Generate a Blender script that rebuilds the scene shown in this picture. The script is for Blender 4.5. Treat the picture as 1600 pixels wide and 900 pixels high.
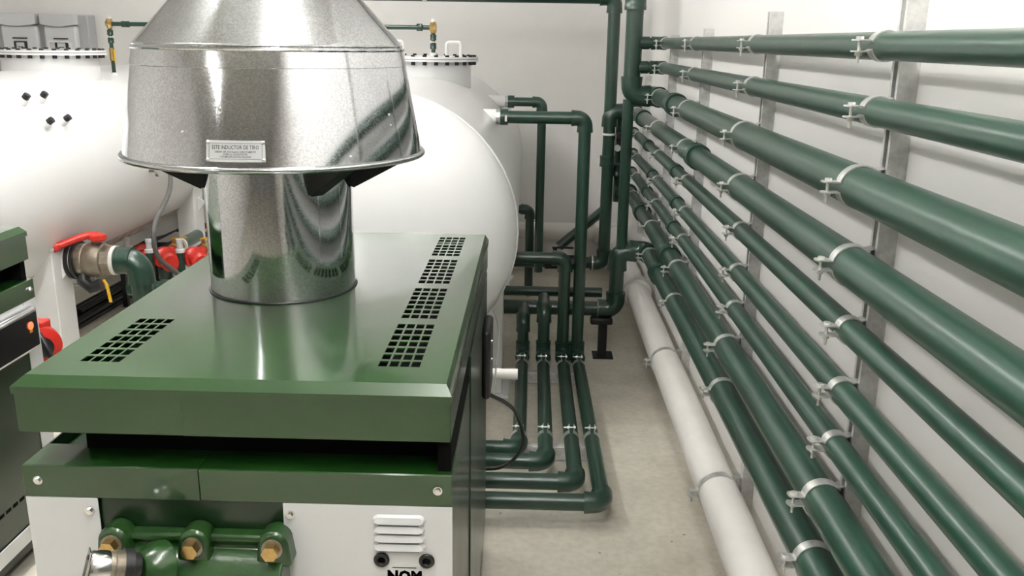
import bpy, bmesh, math, random
from mathutils import Vector, Matrix
random.seed(7)
for o in list(bpy.data.objects): bpy.data.objects.remove(o)
S = bpy.context.scene
C = S.collection
R = math.radians
# ------------------------------------------------------------------ camera
cd = bpy.data.cameras.new('camera'); cam = bpy.data.objects.new('camera', cd); C.objects.link(cam)
cd.sensor_width = 36.0; cd.lens = 36.0 * 1390 / 1600; cd.clip_start = 0.02
cam.matrix_world = Matrix.Translation((0, 0, 1.8)) @ (Matrix.Rotation(R(1.2), 4, 'Z') @ Matrix.Rotation(R(74.5), 4, 'X') @ Matrix.Rotation(R(0.9), 4, 'Z'))
S.camera = cam
# ------------------------------------------------------------------ world, exposure
w = bpy.data.worlds.new('world'); S.world = w; w.use_nodes = True
w.node_tree.nodes['Background'].inputs[0].default_value = (0.9, 0.95, 1, 1)
w.node_tree.nodes['Background'].inputs[1].default_value = 0.02
S.view_settings.view_transform = 'Standard'; S.view_settings.look = 'None'
S.view_settings.gamma = 1.0; S.view_settings.use_curve_mapping = False
S.view_settings.exposure = 1.05
# ceiling light fixtures, twin tubes: (x, y, length along Y, tube strength, which)
LIGHTS = [(-0.12, 0.75, 2.4, 30, 'above the photographer, over the pipe aisle'),
          (-1.50, 2.35, 1.5, 66, 'between the two boilers'),
          (-1.75, 4.9, 3.0, 16, 'in the gap between the two white tanks'),
          (-3.0, -1.8, 1.5, 16, 'behind the photographer')]
CEIL = 3.15

# ------------------------------------------------------------------ materials
def new_mat(name):
    m = bpy.data.materials.new(name); m.use_nodes = True
    return m, m.node_tree, m.node_tree.nodes['Principled BSDF']
def mat(name, col, rough=0.5, metal=0.0, var=0.0, vscale=8.0, bump=0.0, bscale=200.0, coat=0.0, rvar=0.0, col2=None, spec=0.5, civ=1.5, crough=0.09):
    m, nt, p = new_mat(name); N = nt.nodes; L = nt.links
    p.inputs['Base Color'].default_value = (*col, 1); p.inputs['Roughness'].default_value = rough
    p.inputs['Metallic'].default_value = metal; p.inputs['Coat Weight'].default_value = coat
    p.inputs['Specular IOR Level'].default_value = spec
    p.inputs['Coat Roughness'].default_value = crough; p.inputs['Coat IOR'].default_value = civ
    tc = N.new('ShaderNodeTexCoord')
    if var > 0 or rvar > 0 or col2:
        n = N.new('ShaderNodeTexNoise'); n.inputs['Scale'].default_value = vscale; n.inputs['Detail'].default_value = 6
        n.inputs['Roughness'].default_value = 0.65
        L.new(tc.outputs['Object'], n.inputs['Vector'])
        r = N.new('ShaderNodeValToRGB'); r.color_ramp.elements[0].position = 0.32; r.color_ramp.elements[1].position = 0.7
        c2 = col2 or tuple(min(1, c * (1 + var)) for c in col)
        c1 = col if col2 else tuple(c * (1 - var) for c in col)
        r.color_ramp.elements[0].color = (*c1, 1); r.color_ramp.elements[1].color = (*c2, 1)
        L.new(n.outputs['Fac'], r.inputs['Fac']); L.new(r.outputs['Color'], p.inputs['Base Color'])
        if rvar > 0:
            mr = N.new('ShaderNodeMapRange'); mr.inputs['To Min'].default_value = rough - rvar; mr.inputs['To Max'].default_value = rough + rvar
            L.new(n.outputs['Fac'], mr.inputs['Value']); L.new(mr.outputs['Result'], p.inputs['Roughness'])
    if bump > 0:
        n2 = N.new('ShaderNodeTexNoise'); n2.inputs['Scale'].default_value = bscale; n2.inputs['Detail'].default_value = 3
        b = N.new('ShaderNodeBump'); b.inputs['Strength'].default_value = bump; b.inputs['Distance'].default_value = 0.002
        L.new(tc.outputs['Object'], n2.inputs['Vector']); L.new(n2.outputs['Fac'], b.inputs['Height']); L.new(b.outputs['Normal'], p.inputs['Normal'])
    return m
def emit(name, col, s):
    m, nt, p = new_mat(name); p.inputs['Base Color'].default_value = (*col, 1)
    p.inputs['Emission Color'].default_value = (*col, 1); p.inputs['Emission Strength'].default_value = s
    return m
def galvanised():
    m, nt, p = new_mat('galvanised_sheet'); N = nt.nodes; L = nt.links
    tc = N.new('ShaderNodeTexCoord'); v = N.new('ShaderNodeTexVoronoi'); v.inputs['Scale'].default_value = 330
    n = N.new('ShaderNodeTexNoise'); n.inputs['Scale'].default_value = 7; n.inputs['Detail'].default_value = 8; n.inputs['Roughness'].default_value = 0.7
    L.new(tc.outputs['Object'], v.inputs['Vector']); L.new(tc.outputs['Object'], n.inputs['Vector'])
    sep = N.new('ShaderNodeSeparateColor'); L.new(v.outputs['Color'], sep.inputs['Color'])
    mul = N.new('ShaderNodeMath'); mul.operation = 'MULTIPLY'; L.new(sep.outputs[0], mul.inputs[0]); L.new(n.outputs['Fac'], mul.inputs[1])
    r = N.new('ShaderNodeValToRGB'); r.color_ramp.elements[0].color = (0.52, 0.53, 0.55, 1); r.color_ramp.elements[1].color = (0.74, 0.75, 0.76, 1)
    r.color_ramp.elements[0].position = 0.05; r.color_ramp.elements[1].position = 0.6
    L.new(mul.outputs[0], r.inputs['Fac']); L.new(r.outputs['Color'], p.inputs['Base Color'])
    mr = N.new('ShaderNodeMapRange'); mr.inputs['To Min'].default_value = 0.06; mr.inputs['To Max'].default_value = 0.15
    L.new(mul.outputs[0], mr.inputs['Value']); L.new(mr.outputs['Result'], p.inputs['Roughness'])
    p.inputs['Metallic'].default_value = 1.0
    return m
def floor_mat():
    m, nt, p = new_mat('concrete_floor'); N = nt.nodes; L = nt.links
    tc = N.new('ShaderNodeTexCoord')
    n = N.new('ShaderNodeTexNoise'); n.inputs['Scale'].default_value = 2.3; n.inputs['Detail'].default_value = 9; n.inputs['Roughness'].default_value = 0.62
    n2 = N.new('ShaderNodeTexNoise'); n2.inputs['Scale'].default_value = 34; n2.inputs['Detail'].default_value = 5
    for q in (n, n2): L.new(tc.outputs['Object'], q.inputs['Vector'])
    r = N.new('ShaderNodeValToRGB'); r.color_ramp.elements[0].position = 0.3; r.color_ramp.elements[1].position = 0.72
    r.color_ramp.elements[0].color = (0.56, 0.52, 0.435, 1); r.color_ramp.elements[1].color = (0.82, 0.775, 0.67, 1)
    mx = N.new('ShaderNodeMix'); mx.data_type = 'RGBA'; mx.blend_type = 'MULTIPLY'; mx.inputs['Factor'].default_value = 0.35
    L.new(n.outputs['Fac'], r.inputs['Fac']); L.new(r.outputs['Color'], mx.inputs['A']); L.new(n2.outputs['Color'], mx.inputs['B'])
    r2 = N.new('ShaderNodeValToRGB'); r2.color_ramp.elements[0].position = 0.35; r2.color_ramp.elements[1].position = 0.6
    r2.color_ramp.elements[0].color = (0.7, 0.7, 0.7, 1)
    L.new(n2.outputs['Fac'], r2.inputs['Fac']); L.new(r2.outputs['Color'], mx.inputs['B'])
    vo = N.new('ShaderNodeTexVoronoi'); vo.inputs['Scale'].default_value = 9; L.new(tc.outputs['Object'], vo.inputs['Vector'])
    rv = N.new('ShaderNodeValToRGB'); rv.color_ramp.elements[0].position = 0.035; rv.color_ramp.elements[1].position = 0.06
    rv.color_ramp.elements[0].color = (0.3, 0.28, 0.24, 1); L.new(vo.outputs['Distance'], rv.inputs['Fac'])
    mx2 = N.new('ShaderNodeMix'); mx2.data_type = 'RGBA'; mx2.blend_type = 'MULTIPLY'; mx2.inputs['Factor'].default_value = 0.8
    L.new(mx.outputs['Result'], mx2.inputs['A']); L.new(rv.outputs['Color'], mx2.inputs['B'])
    L.new(mx2.outputs['Result'], p.inputs['Base Color']); p.inputs['Roughness'].default_value = 0.62
    b = N.new('ShaderNodeBump'); b.inputs['Strength'].default_value = 0.25; b.inputs['Distance'].default_value = 0.004
    L.new(n2.outputs['Fac'], b.inputs['Height']); L.new(b.outputs['Normal'], p.inputs['Normal'])
    return m
M = {
 'wall': mat('white_wall_paint', (0.80, 0.785, 0.76), 0.6, var=0.025, vscale=1.5, bump=0.12, bscale=60),
 'greywall': mat('grey_wall_paint', (0.45, 0.45, 0.44), 0.7, var=0.05, vscale=2),
 'ceil': mat('ceiling_paint', (0.84, 0.84, 0.82), 0.8, var=0.03),
 'floor': floor_mat(),
 'ppr': mat('green_ppr_pipe', (0.009, 0.042, 0.025), 0.37, var=0.2, vscale=14, bump=0.05, bscale=300, rvar=0.07, spec=0.6, coat=0.45, crough=0.25),
 'fit': mat('green_ppr_fitting', (0.009, 0.042, 0.026), 0.35, var=0.15, vscale=9, rvar=0.05, spec=0.6, coat=0.4, crough=0.25),
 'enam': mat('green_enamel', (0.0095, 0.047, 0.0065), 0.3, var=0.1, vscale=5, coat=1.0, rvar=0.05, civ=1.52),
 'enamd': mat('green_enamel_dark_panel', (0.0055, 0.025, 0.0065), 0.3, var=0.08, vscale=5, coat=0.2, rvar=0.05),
 'cast': mat('green_cast_iron', (0.015, 0.055, 0.011), 0.28, var=0.25, vscale=18, bump=0.35, bscale=90, coat=0.4),
 'galv': galvanised(),
 'zinc': mat('zinc_strap', (0.66, 0.66, 0.64), 0.36, 0.75, var=0.22, vscale=40, rvar=0.1),
 'strut': mat('galvanised_strut', (0.60, 0.60, 0.585), 0.5, 0.35, var=0.22, vscale=30),
 'tank': mat('white_tank_paint', (0.82, 0.82, 0.815), 0.3, var=0.02, vscale=2, coat=0.25),
 'panel': mat('white_sheet_panel', (0.72, 0.725, 0.73), 0.38, var=0.015, vscale=4),
 'pvc': mat('white_pvc', (0.76, 0.74, 0.70), 0.4, var=0.05, vscale=5),
 'black': mat('black_plastic', (0.012, 0.012, 0.013), 0.4, var=0.2),
 'hole': mat('black_cavity', (0.004, 0.004, 0.004), 0.9, spec=0.1),
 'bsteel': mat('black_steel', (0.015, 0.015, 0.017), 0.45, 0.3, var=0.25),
 'brass': mat('brass', (0.50, 0.34, 0.14), 0.32, 1.0, var=0.25, vscale=20),
 'bronze': mat('worn_bronze', (0.34, 0.30, 0.24), 0.42, 0.85, var=0.25, vscale=25, bump=0.2),
 'chrome': mat('chrome', (0.72, 0.72, 0.72), 0.18, 1.0),
 'red': mat('red_paint', (0.62, 0.028, 0.018), 0.32, var=0.15, vscale=12),
 'yellow': mat('yellow_lever', (0.75, 0.45, 0.03), 0.4),
 'hose': mat('grey_hose', (0.13, 0.13, 0.125), 0.5, var=0.1),
 'grey': mat('light_grey_plastic', (0.42, 0.43, 0.43), 0.45, var=0.03),
 'lgrey': mat('pale_grey_plastic', (0.62, 0.63, 0.63), 0.42, var=0.02),
 'rust': mat('rust_stained_steel', (0.16, 0.10, 0.065), 0.7, var=0.4, vscale=20),
 'ink': mat('black_ink', (0.01, 0.01, 0.012), 0.5),
 'plate': mat('aluminium_label', (0.52, 0.53, 0.53), 0.45, 0.3),
 'screen': mat('dark_window_glass', (0.012, 0.012, 0.014), 0.08, spec=0.6),
 'lamp': emit('red_indicator_light', (1.0, 0.05, 0.02), 3.0),
 'mark': mat('white_paint_mark', (0.6, 0.62, 0.58), 0.6),
}

# ------------------------------------------------------------------ mesh helpers
def V(*a): return Vector(a)
class MB:
    def __init__(s): s.v = []; s.f = []
    def add(s, vs, fs):
        b = len(s.v); s.v += [tuple(x) for x in vs]; s.f += [tuple(i + b for i in q) for q in fs]; return s
    def box(s, x0, x1, y0, y1, z0, z1):
        return s.add([(x0,y0,z0),(x1,y0,z0),(x1,y1,z0),(x0,y1,z0),(x0,y0,z1),(x1,y0,z1),(x1,y1,z1),(x0,y1,z1)],
                     [(0,3,2,1),(4,5,6,7),(0,1,5,4),(1,2,6,5),(2,3,7,6),(3,0,4,7)])
    def sweep(s, path, rad, seg=24, caps=True, flat=None):
        P = [Vector(p) for p in path]; n = len(P)
        if not hasattr(rad, '__len__'): rad = [rad] * n
        T = []
        for i in range(n):
            a = P[max(0, i - 1)]; b = P[min(n - 1, i + 1)]
            k = 1
            while (b - a).length < 1e-7 and i + k < n: b = P[min(n - 1, i + 1 + k)]; k += 1
            T.append((b - a).normalized())
        up = Vector((0, 0, 1)) if abs(T[0].z) < 0.9 else Vector((1, 0, 0))
        u = T[0].cross(up).normalized(); rings = []
        for i in range(n):
            if i: u = (u - T[i] * u.dot(T[i])).normalized()
            w_ = T[i].cross(u).normalized()
            rings.append([P[i] + (u * math.cos(2*math.pi*k/seg) + w_ * math.sin(2*math.pi*k/seg)) * rad[i] for k in range(seg)])
        vs = [x for r_ in rings for x in r_]; fs = []
        for i in range(n - 1):
            for k in range(seg):
                a = i*seg + k; b = i*seg + (k+1) % seg
                fs.append((a, b, b + seg, a + seg))
        if caps: fs.append(tuple(range(seg))[::-1]); fs.append(tuple((n-1)*seg + k for k in range(seg)))
        return s.add(vs, fs)
    def cyl(s, a, b, r, seg=24, r2=None): return s.sweep([a, b], [r, r if r2 is None else r2], seg)
    def lathe(s, prof, o, axis=(0,0,1), seg=48, caps=True):
        a = Vector(axis).normalized(); o = Vector(o)
        return s.sweep_h([o + a*h for r, h in prof], [r for r, h in prof], a, seg, caps)
    def sweep_h(s, P, rad, a, seg, caps):
        up = Vector((0,0,1)) if abs(a.z) < 0.9 else Vector((1,0,0)); u = a.cross(up).normalized(); w_ = a.cross(u)
        n = len(P); vs = []
        for i in range(n):
            vs += [P[i] + (u*math.cos(2*math.pi*k/seg) + w_*math.sin(2*math.pi*k/seg)) * max(rad[i], 1e-4) for k in range(seg)]
        fs = []
        for i in range(n-1):
            for k in range(seg):
                p = i*seg + k; q = i*seg + (k+1) % seg; fs.append((p, q, q+seg, p+seg))
        if caps: fs.append(tuple(range(seg))[::-1]); fs.append(tuple((n-1)*seg+k for k in range(seg)))
        return s.add(vs, fs)
    def torus(s, o, axis, Rr, r, seg=48, ms=8):
        a = Vector(axis).normalized(); o = Vector(o)
        up = Vector((0,0,1)) if abs(a.z) < 0.9 else Vector((1,0,0)); u = a.cross(up).normalized(); w_ = a.cross(u)
        vs = []; fs = []
        for i in range(seg):
            d = u*math.cos(2*math.pi*i/seg) + w_*math.sin(2*math.pi*i/seg)
            for j in range(ms):
                t = 2*math.pi*j/ms; vs.append(o + d*(Rr + r*math.cos(t)) + a*(r*math.sin(t)))
        for i in range(seg):
            for j in range(ms):
                i2 = (i+1) % seg; j2 = (j+1) % ms
                fs.append((i*ms+j, i2*ms+j, i2*ms+j2, i*ms+j2))
        return s.add(vs, fs)
    def extrude(s, poly, o, u, w_, d):
        """closed 2D polygon in plane (u, w_) at o, extruded along vector d"""
        o, u, w_, d = Vector(o), Vector(u), Vector(w_), Vector(d)
        n = len(poly); a = [o + u*x + w_*y for x, y in poly]
        return s.add(a + [p + d for p in a], [tuple(range(n))[::-1], tuple(range(n, 2*n))] + [(i, (i+1) % n, n+(i+1) % n, n+i) for i in range(n)])
    def strip(s, line, th, o, u, w_, d):
        """thick ribbon: polyline in plane (u,w_) of thickness th, extruded along d"""
        n = len(line); off = []
        for i in range(n):
            a = Vector(line[max(0, i-1)]); b = Vector(line[min(n-1, i+1)]); t = (b - a).normalized()
            off.append((line[i][0] - t.y*th, line[i][1] + t.x*th))
        o, u, w_, d = Vector(o), Vector(u), Vector(w_), Vector(d)
        A = [o + u*x + w_*y for x, y in line]; B = [o + u*x + w_*y for x, y in off]
        vs = A + B + [p + d for p in A] + [p + d for p in B]; fs = []
        for i in range(n-1):
            fs += [(i, i+1, n+i+1, n+i), (2*n+i, 3*n+i, 3*n+i+1, 2*n+i+1), (i, 2*n+i, 2*n+i+1, i+1), (n+i, n+i+1, 3*n+i+1, 3*n+i)]
        fs += [(0, n, 3*n, 2*n), (n-1, 3*n-1, 4*n-1, 2*n-1)] if False else [(0, n, 3*n, 2*n), (n-1, 3*n-1, 4*n-1, 2*n+n-1)]
        return s.add(vs, fs)
def mk(mb, name, m, origin=(0,0,0), bevel=0.0, ang=38):
    me = bpy.data.meshes.new(name); o = Vector(origin)
    me.from_pydata([tuple(Vector(v) - o) for v in mb.v], [], mb.f); me.validate()
    bm = bmesh.new(); bm.from_mesh(me); bmesh.ops.recalc_face_normals(bm, faces=bm.faces); bm.to_mesh(me); bm.free()
    me.polygons.foreach_set('use_smooth', [True] * len(me.polygons)); me.set_sharp_from_angle(angle=R(ang))
    me.materials.append(M[m] if isinstance(m, str) else m)
    ob = bpy.data.objects.new(name, me); C.objects.link(ob)
    if bevel:
        b = ob.modifiers.new('bevel', 'BEVEL'); b.width = bevel; b.segments = 2; b.limit_method = 'ANGLE'; b.angle_limit = R(50)
    return ob
def tag(o, label, cat, group=None):
    o['label'] = label; o['category'] = cat
    if group: o['group'] = group
    return o
def thing(name, label, cat, loc=(0,0,0), group=None, rz=0.0):
    o = bpy.data.objects.new(name, None); C.objects.link(o); o.location = loc; o.rotation_euler = (0, 0, rz); o.empty_display_size = 0.05
    return tag(o, label, cat, group)
def part(mb, name, m, root, bevel=0.0, local=False, label=None, ang=38):
    """child mesh; world coordinates are shifted to the root unless local"""
    top = root
    while top.parent: top = top.parent
    ob = mk(mb, name, m, (0,0,0) if local else top.location, bevel, ang); ob.parent = root
    if label: ob['label'] = label
    return ob
def solo(mb, name, m, label, cat, origin, group=None, bevel=0.0):
    ob = mk(mb, name, m, origin, bevel); ob.location = origin; return tag(ob, label, cat, group)
def struct(mb, name, m, bevel=0.0):
    ob = mk(mb, name, m, (0,0,0), bevel); ob['kind'] = 'structure'; return ob
def copy_tree(o, parent=None):
    c = o.copy(); C.objects.link(c)
    if parent: c.parent = parent
    for ch in list(o.children): copy_tree(ch, c)
    return c
def text_mesh(body, size, align='CENTER', sx=1.0, bold=0.008):
    cu = bpy.data.curves.new('lettering', 'FONT'); cu.body = body; cu.size = size; cu.align_x = align; cu.resolution_u = 2; cu.space_character = 1.06; cu.offset = size*bold
    ob = bpy.data.objects.new('lettering', cu); C.objects.link(ob)
    bpy.context.view_layer.update()
    me = bpy.data.meshes.new_from_object(ob.evaluated_get(bpy.context.evaluated_depsgraph_get()))
    vs = [(v.co.x * sx, v.co.y) for v in me.vertices]; fs = [tuple(p.vertices) for p in me.polygons]
    bpy.data.objects.remove(ob); bpy.data.meshes.remove(me); bpy.data.curves.remove(cu)
    return vs, fs

# ------------------------------------------------------------------ pipes
def arc_pts(c, d1, d2, b, n=8):
    """quarter-ish bend between directions d1 and d2 leaving corner c"""
    d1, d2 = Vector(d1).normalized(), Vector(d2).normalized(); c = Vector(c)
    th = d1.angle(d2); tanlen = b / math.tan(th / 2)
    bis = (d1 + d2).normalized(); cen = c + bis * (b / math.sin(th / 2))
    a0 = (c + d1*tanlen) - cen; a1 = (c + d2*tanlen) - cen
    tot = a0.angle(a1); ax = a0.cross(a1).normalized()
    return [cen + Matrix.Rotation(tot*i/n, 3, ax) @ a0 for i in range(n+1)], tanlen
def elbow(mb, c, d1, d2, r, sock=2.0, fat=1.22):
    d1, d2 = Vector(d1).normalized(), Vector(d2).normalized(); c = Vector(c)
    pts, tl = arc_pts(c, d1, d2, r*1.35); Ro = r*fat; L = tl + r*(sock - 1.0)*0.85
    path = [c + d1*L, c + d1*(L - 0.22*r)] + pts + [c + d2*(L - 0.22*r), c + d2*L]
    rad = [Ro*1.05, Ro*1.05] + [Ro*1.01] * len(pts) + [Ro*1.05, Ro*1.05]
    rad[2] = Ro; rad[-3] = Ro
    return mb.sweep(path, rad, 28)
def coupling(mb, c, d, r, ln=2.0, fat=1.22):
    d = Vector(d).normalized(); c = Vector(c); L = r*ln/2; Ro = r*fat
    return mb.sweep([c - d*L, c - d*L, c - d*(L*0.55), c - d*(L*0.5), c + d*(L*0.5), c + d*(L*0.55), c + d*L, c + d*L],
                    [r*1.0, Ro*1.03, Ro*1.03, Ro, Ro, Ro*1.03, Ro*1.03, r*1.0], 28)
def tee(mb, c, main, br, r, fat=1.24):
    c = Vector(c); main, br = Vector(main).normalized(), Vector(br).normalized()
    coupling(mb, c, main, r, 3.6, fat); Ro = r*fat
    return mb.sweep([c, c + br*r*1.9, c + br*r*2.1], [Ro*0.98, Ro, Ro*1.04], 28)
def pipe_run(name, label, pts, r, m='ppr', mf='fit', cat='pipe', group=None, couplings=(), tees=(), ends=None, elbows=True):
    P = [Vector(p) for p in pts]
    base = min(P, key=lambda q: q.z)
    t = thing(name, label, cat, base.copy(), group)
    cut = [0.0] * len(P)
    for i in range(1, len(P) - 1):
        d1 = (P[i-1] - P[i]).normalized(); d2 = (P[i+1] - P[i]).normalized()
        _, tl = arc_pts(P[i], d1, d2, r*1.35); cut[i] = tl
        part(elbow(MB(), P[i], d1, d2, r), 'elbow', mf, t)
    for i in range(len(P) - 1):
        d = (P[i+1] - P[i]).normalized()
        part(MB().cyl(P[i] + d*cut[i], P[i+1] - d*cut[i+1], r, 28), 'pipe', m, t)
    for c, d in couplings: part(coupling(MB(), c, d, r), 'coupling', mf, t)
    for c, mn, br in tees: part(tee(MB(), c, mn, br, r), 'tee', mf, t)
    return t

# ------------------------------------------------------------------ the room
XW, YB, XL, YF = 0.76, 7.1, -5.2, -6.5
struct(MB().box(XL-0.1, XW+0.1, YF-0.1, YB+0.1, -0.12, 0.0), 'floor', 'floor')
struct(MB().box(XL-0.1, XW+0.1, YF-0.1, YB+0.1, CEIL, CEIL+0.1), 'ceiling', 'ceil')
struct(MB().box(XW, XW+0.1, YF-0.1, YB+0.1, 0, CEIL), 'wall_right', 'wall')
struct(MB().box(XL-0.1, XL, YF-0.1, YB+0.1, 0, CEIL), 'wall_left', 'wall')
struct(MB().box(XL, XW, YB, YB+0.1, 0, CEIL), 'wall_back', 'wall')
struct(MB().box(XL, XW, YF-0.1, YF, 0, CEIL), 'wall_front', 'greywall')
for x, y, ln, wt, desc in LIGHTS:
    t = thing('ceiling_light', 'white fluorescent ceiling light ' + desc, 'ceiling light', (x, y, CEIL), 'ceiling lights')
    part(MB().box(x-0.05, x+0.05, y-ln/2, y+ln/2, CEIL-0.06, CEIL-0.001), 'housing', 'panel', t, 0.004)
    for dx in (-0.055, 0.055): part(MB().cyl((x+dx, y-ln/2+0.03, CEIL-0.10), (x+dx, y+ln/2-0.03, CEIL-0.10), 0.019, 12), 'tube', emit('fluorescent_tube', (1.0, 0.985, 0.96), wt), t)
    for dy in (-1, 1): part(MB().box(x-0.08, x+0.08, y+dy*(ln/2-0.015)-0.015, y+dy*(ln/2-0.015)+0.015, CEIL-0.125, CEIL-0.06), 'end_cap', 'panel', t, 0.003)

# ------------------------------------------------------------------ wall pipes, struts and clamps
XS = 0.72
STR = [(1.845, 2.45, 'nearest'), (2.89, 1.90, 'second nearest'), (3.97, 1.864, 'third nearest'), (4.91, 1.845, 'fourth nearest'), (5.93, 1.60, 'farthest')]
for y, zt, nm in STR:
    prof = [(0,-0.02),(0.04,-0.02),(0.04,0.02),(0,0.02),(0,0.0095),(0.007,0.0095),(0.007,0.0115),(0.0025,0.0115),(0.0025,0.0175),(0.0375,0.0175),(0.0375,-0.0175),(0.0025,-0.0175),(0.0025,-0.0115),(0.007,-0.0115),(0.007,-0.0095),(0,-0.0095)]
    solo(MB().extrude(prof, (XS, y, 0.56), (1,0,0), (0,1,0), (0,0,zt-0.56)), 'strut_channel', 'strut',
         'galvanised vertical strut channel on the white wall, %s of the five' % nm, 'strut channel', (XS+0.02, y, 0.56), 'strut channels on the right wall')
rs, rb = 0.0278, 0.0435
# name, r, z, far end Y, coupling Ys, label
PIPES = [
 (rs, 1.802, None, [], 'topmost', 'slim'), (rs+0.0008, 1.674, None, [], 'second', 'slim'),
 (rb, 1.520, None, [4.35], 'third', 'thick'), (rb-0.0015, 1.354, None, [3.70, 5.6], 'fourth', 'thick'),
 (rs, 1.210, 6.25, [4.29, 5.4], 'fifth', 'slim'), (rs, 1.068, 6.25, [4.22, 5.15], 'sixth', 'slim'),
 (rs, 0.940, 6.25, [4.28, 5.35], 'seventh', 'slim'), (rb, 0.803, 6.25, [4.25, 5.4], 'eighth', 'thick'),
 (rb+0.002, 0.642, None, [4.52], 'ninth and lowest', 'thick')]
YN = -1.2
VX, VY = 0.535, 5.03       # main riser beside the wall
V2X, V2Y = 0.515, 6.12     # second riser
OR = ['topmost', 'second', 'third', 'fourth', 'fifth', 'sixth', 'seventh', 'eighth', 'ninth']
for i, (r, z, yf, cps, od, thick) in enumerate(PIPES):
    x = XS - r
    if i in (0, 1, 2): pts = [(x, YN, z), (x, VY, z), (VX + 0.03, VY, z)]
    elif i == 3: pts = [(x, YN, z), (x, V2Y, z), (V2X + 0.03, V2Y, z)]
    elif i == 8: pts = [(x, YN, z), (x, VY + 0.02, z), (VX - 0.01, VY + 0.02, z)]
    else: pts = [(x, YN, z), (x, yf, z), (0.60, yf, z)]
    pipe_run('wall_pipe', '%s green pipe running along the white right wall, %s counted from the top' % (thick, od), pts, r,
             group='green pipes along the right wall', couplings=[((x, yc, z), (0,1,0)) for yc in cps])
def clamp_proto(r, bw=0.028):
    """pipe at origin along Y, strut towards +X at distance r; returns mesh objects (band_upper, band_lower, bolt, nut)"""
    n = 14; th = 0.0028; res = []
    for sgn in (1, -1):
        ln = [(r + 0.012, sgn*(r*0.86)), (r*0.98, sgn*(r*0.90))]
        for k in range(n+1):
            a = R(52 + (168 - 52) * k / n); ln.append((r*1.012*math.cos(a), sgn*r*1.012*math.sin(a)))
        ez = 0.0095
        ln += [(-r - 0.007, sgn*ez), (-r - 0.029, sgn*ez)]
        mb = MB(); mb.strip(ln, -th*sgn, (0, -bw/2, 0), (1,0,0), (0,0,1), (0, bw, 0))
        # rounded ear tip
        mb.extrude([(-0.029 - r + (-0.008)*math.sin(R(t)), bw/2*math.cos(R(t))) for t in range(0, 181, 30)], (0, 0, sgn*ez if sgn > 0 else sgn*ez - th), (1,0,0), (0,1,0), (0,0,th))
        res.append((mb, 'strap', 'zinc'))
    bx_ = -r - 0.022
    mb = MB().cyl((bx_, 0, 0.017), (bx_, 0, -0.034), 0.0033, 10); res.append((mb, 'bolt', 'zinc'))
    mb = MB().cyl((bx_, 0, 0.0125), (bx_, 0, 0.018), 0.0075, 6); res.append((mb, 'bolt_head', 'zinc'))
    mb = MB().cyl((bx_, 0, -0.0125), (bx_, 0, -0.019), 0.0072, 6); res.append((mb, 'nut', 'zinc'))
    return res
_cl = {}
def clamp(r, loc, label, group, rot=(0,0,0)):
    key = round(r, 5); 
    if key not in _cl:
        _cl[key] = []
        for mb, nm, m in clamp_proto(r):
            o = mk(mb, nm, m); C.objects.unlink(o); _cl[key].append(o)
    t = thing('pipe_clamp', label, 'pipe clamp', loc, group); t.rotation_euler = rot
    for o in _cl[key]:
        c = o.copy(); C.objects.link(c); c.parent = t
    return t
for y, zt, nm in STR:
    for i, (r, z, yf, cps, od, thick) in enumerate(PIPES):
        if z > zt - 0.02: continue
        if y > 5.5 and i in (0, 1, 2, 8): continue
        clamp(r, (XS - r, y, z), 'galvanised clamp on the %s wall pipe from the top, at the %s strut' % (OR[i], nm), 'clamps holding the wall pipes')

# white drain pipe at the foot of the wall
rw, xw, zw = 0.068, 0.65, 0.345
pipe_run('drain_pipe', 'thick white drain pipe along the foot of the right wall, turning behind the risers', [(xw, YN, zw), (xw, 6.98, zw), (-0.9, 6.98, zw)], rw, 'pvc', 'pvc',
         couplings=[((xw, 5.25, zw), (0,1,0))])
for y, nm in ((2.72, 'near'), (3.99, 'far')):
    solo(MB().box(XS, XS+0.04, y-0.02, y+0.02, 0.26, 0.47), 'strut_bracket', 'strut', 'short galvanised wall bracket of the white drain pipe, %s one' % nm, 'bracket', (XS+0.02, y, 0.26), 'brackets of the drain pipe', 0.002)
    clamp(rw, (xw, y, zw), 'wide galvanised clamp around the white drain pipe, %s one' % nm, 'clamps of the drain pipe')

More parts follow.
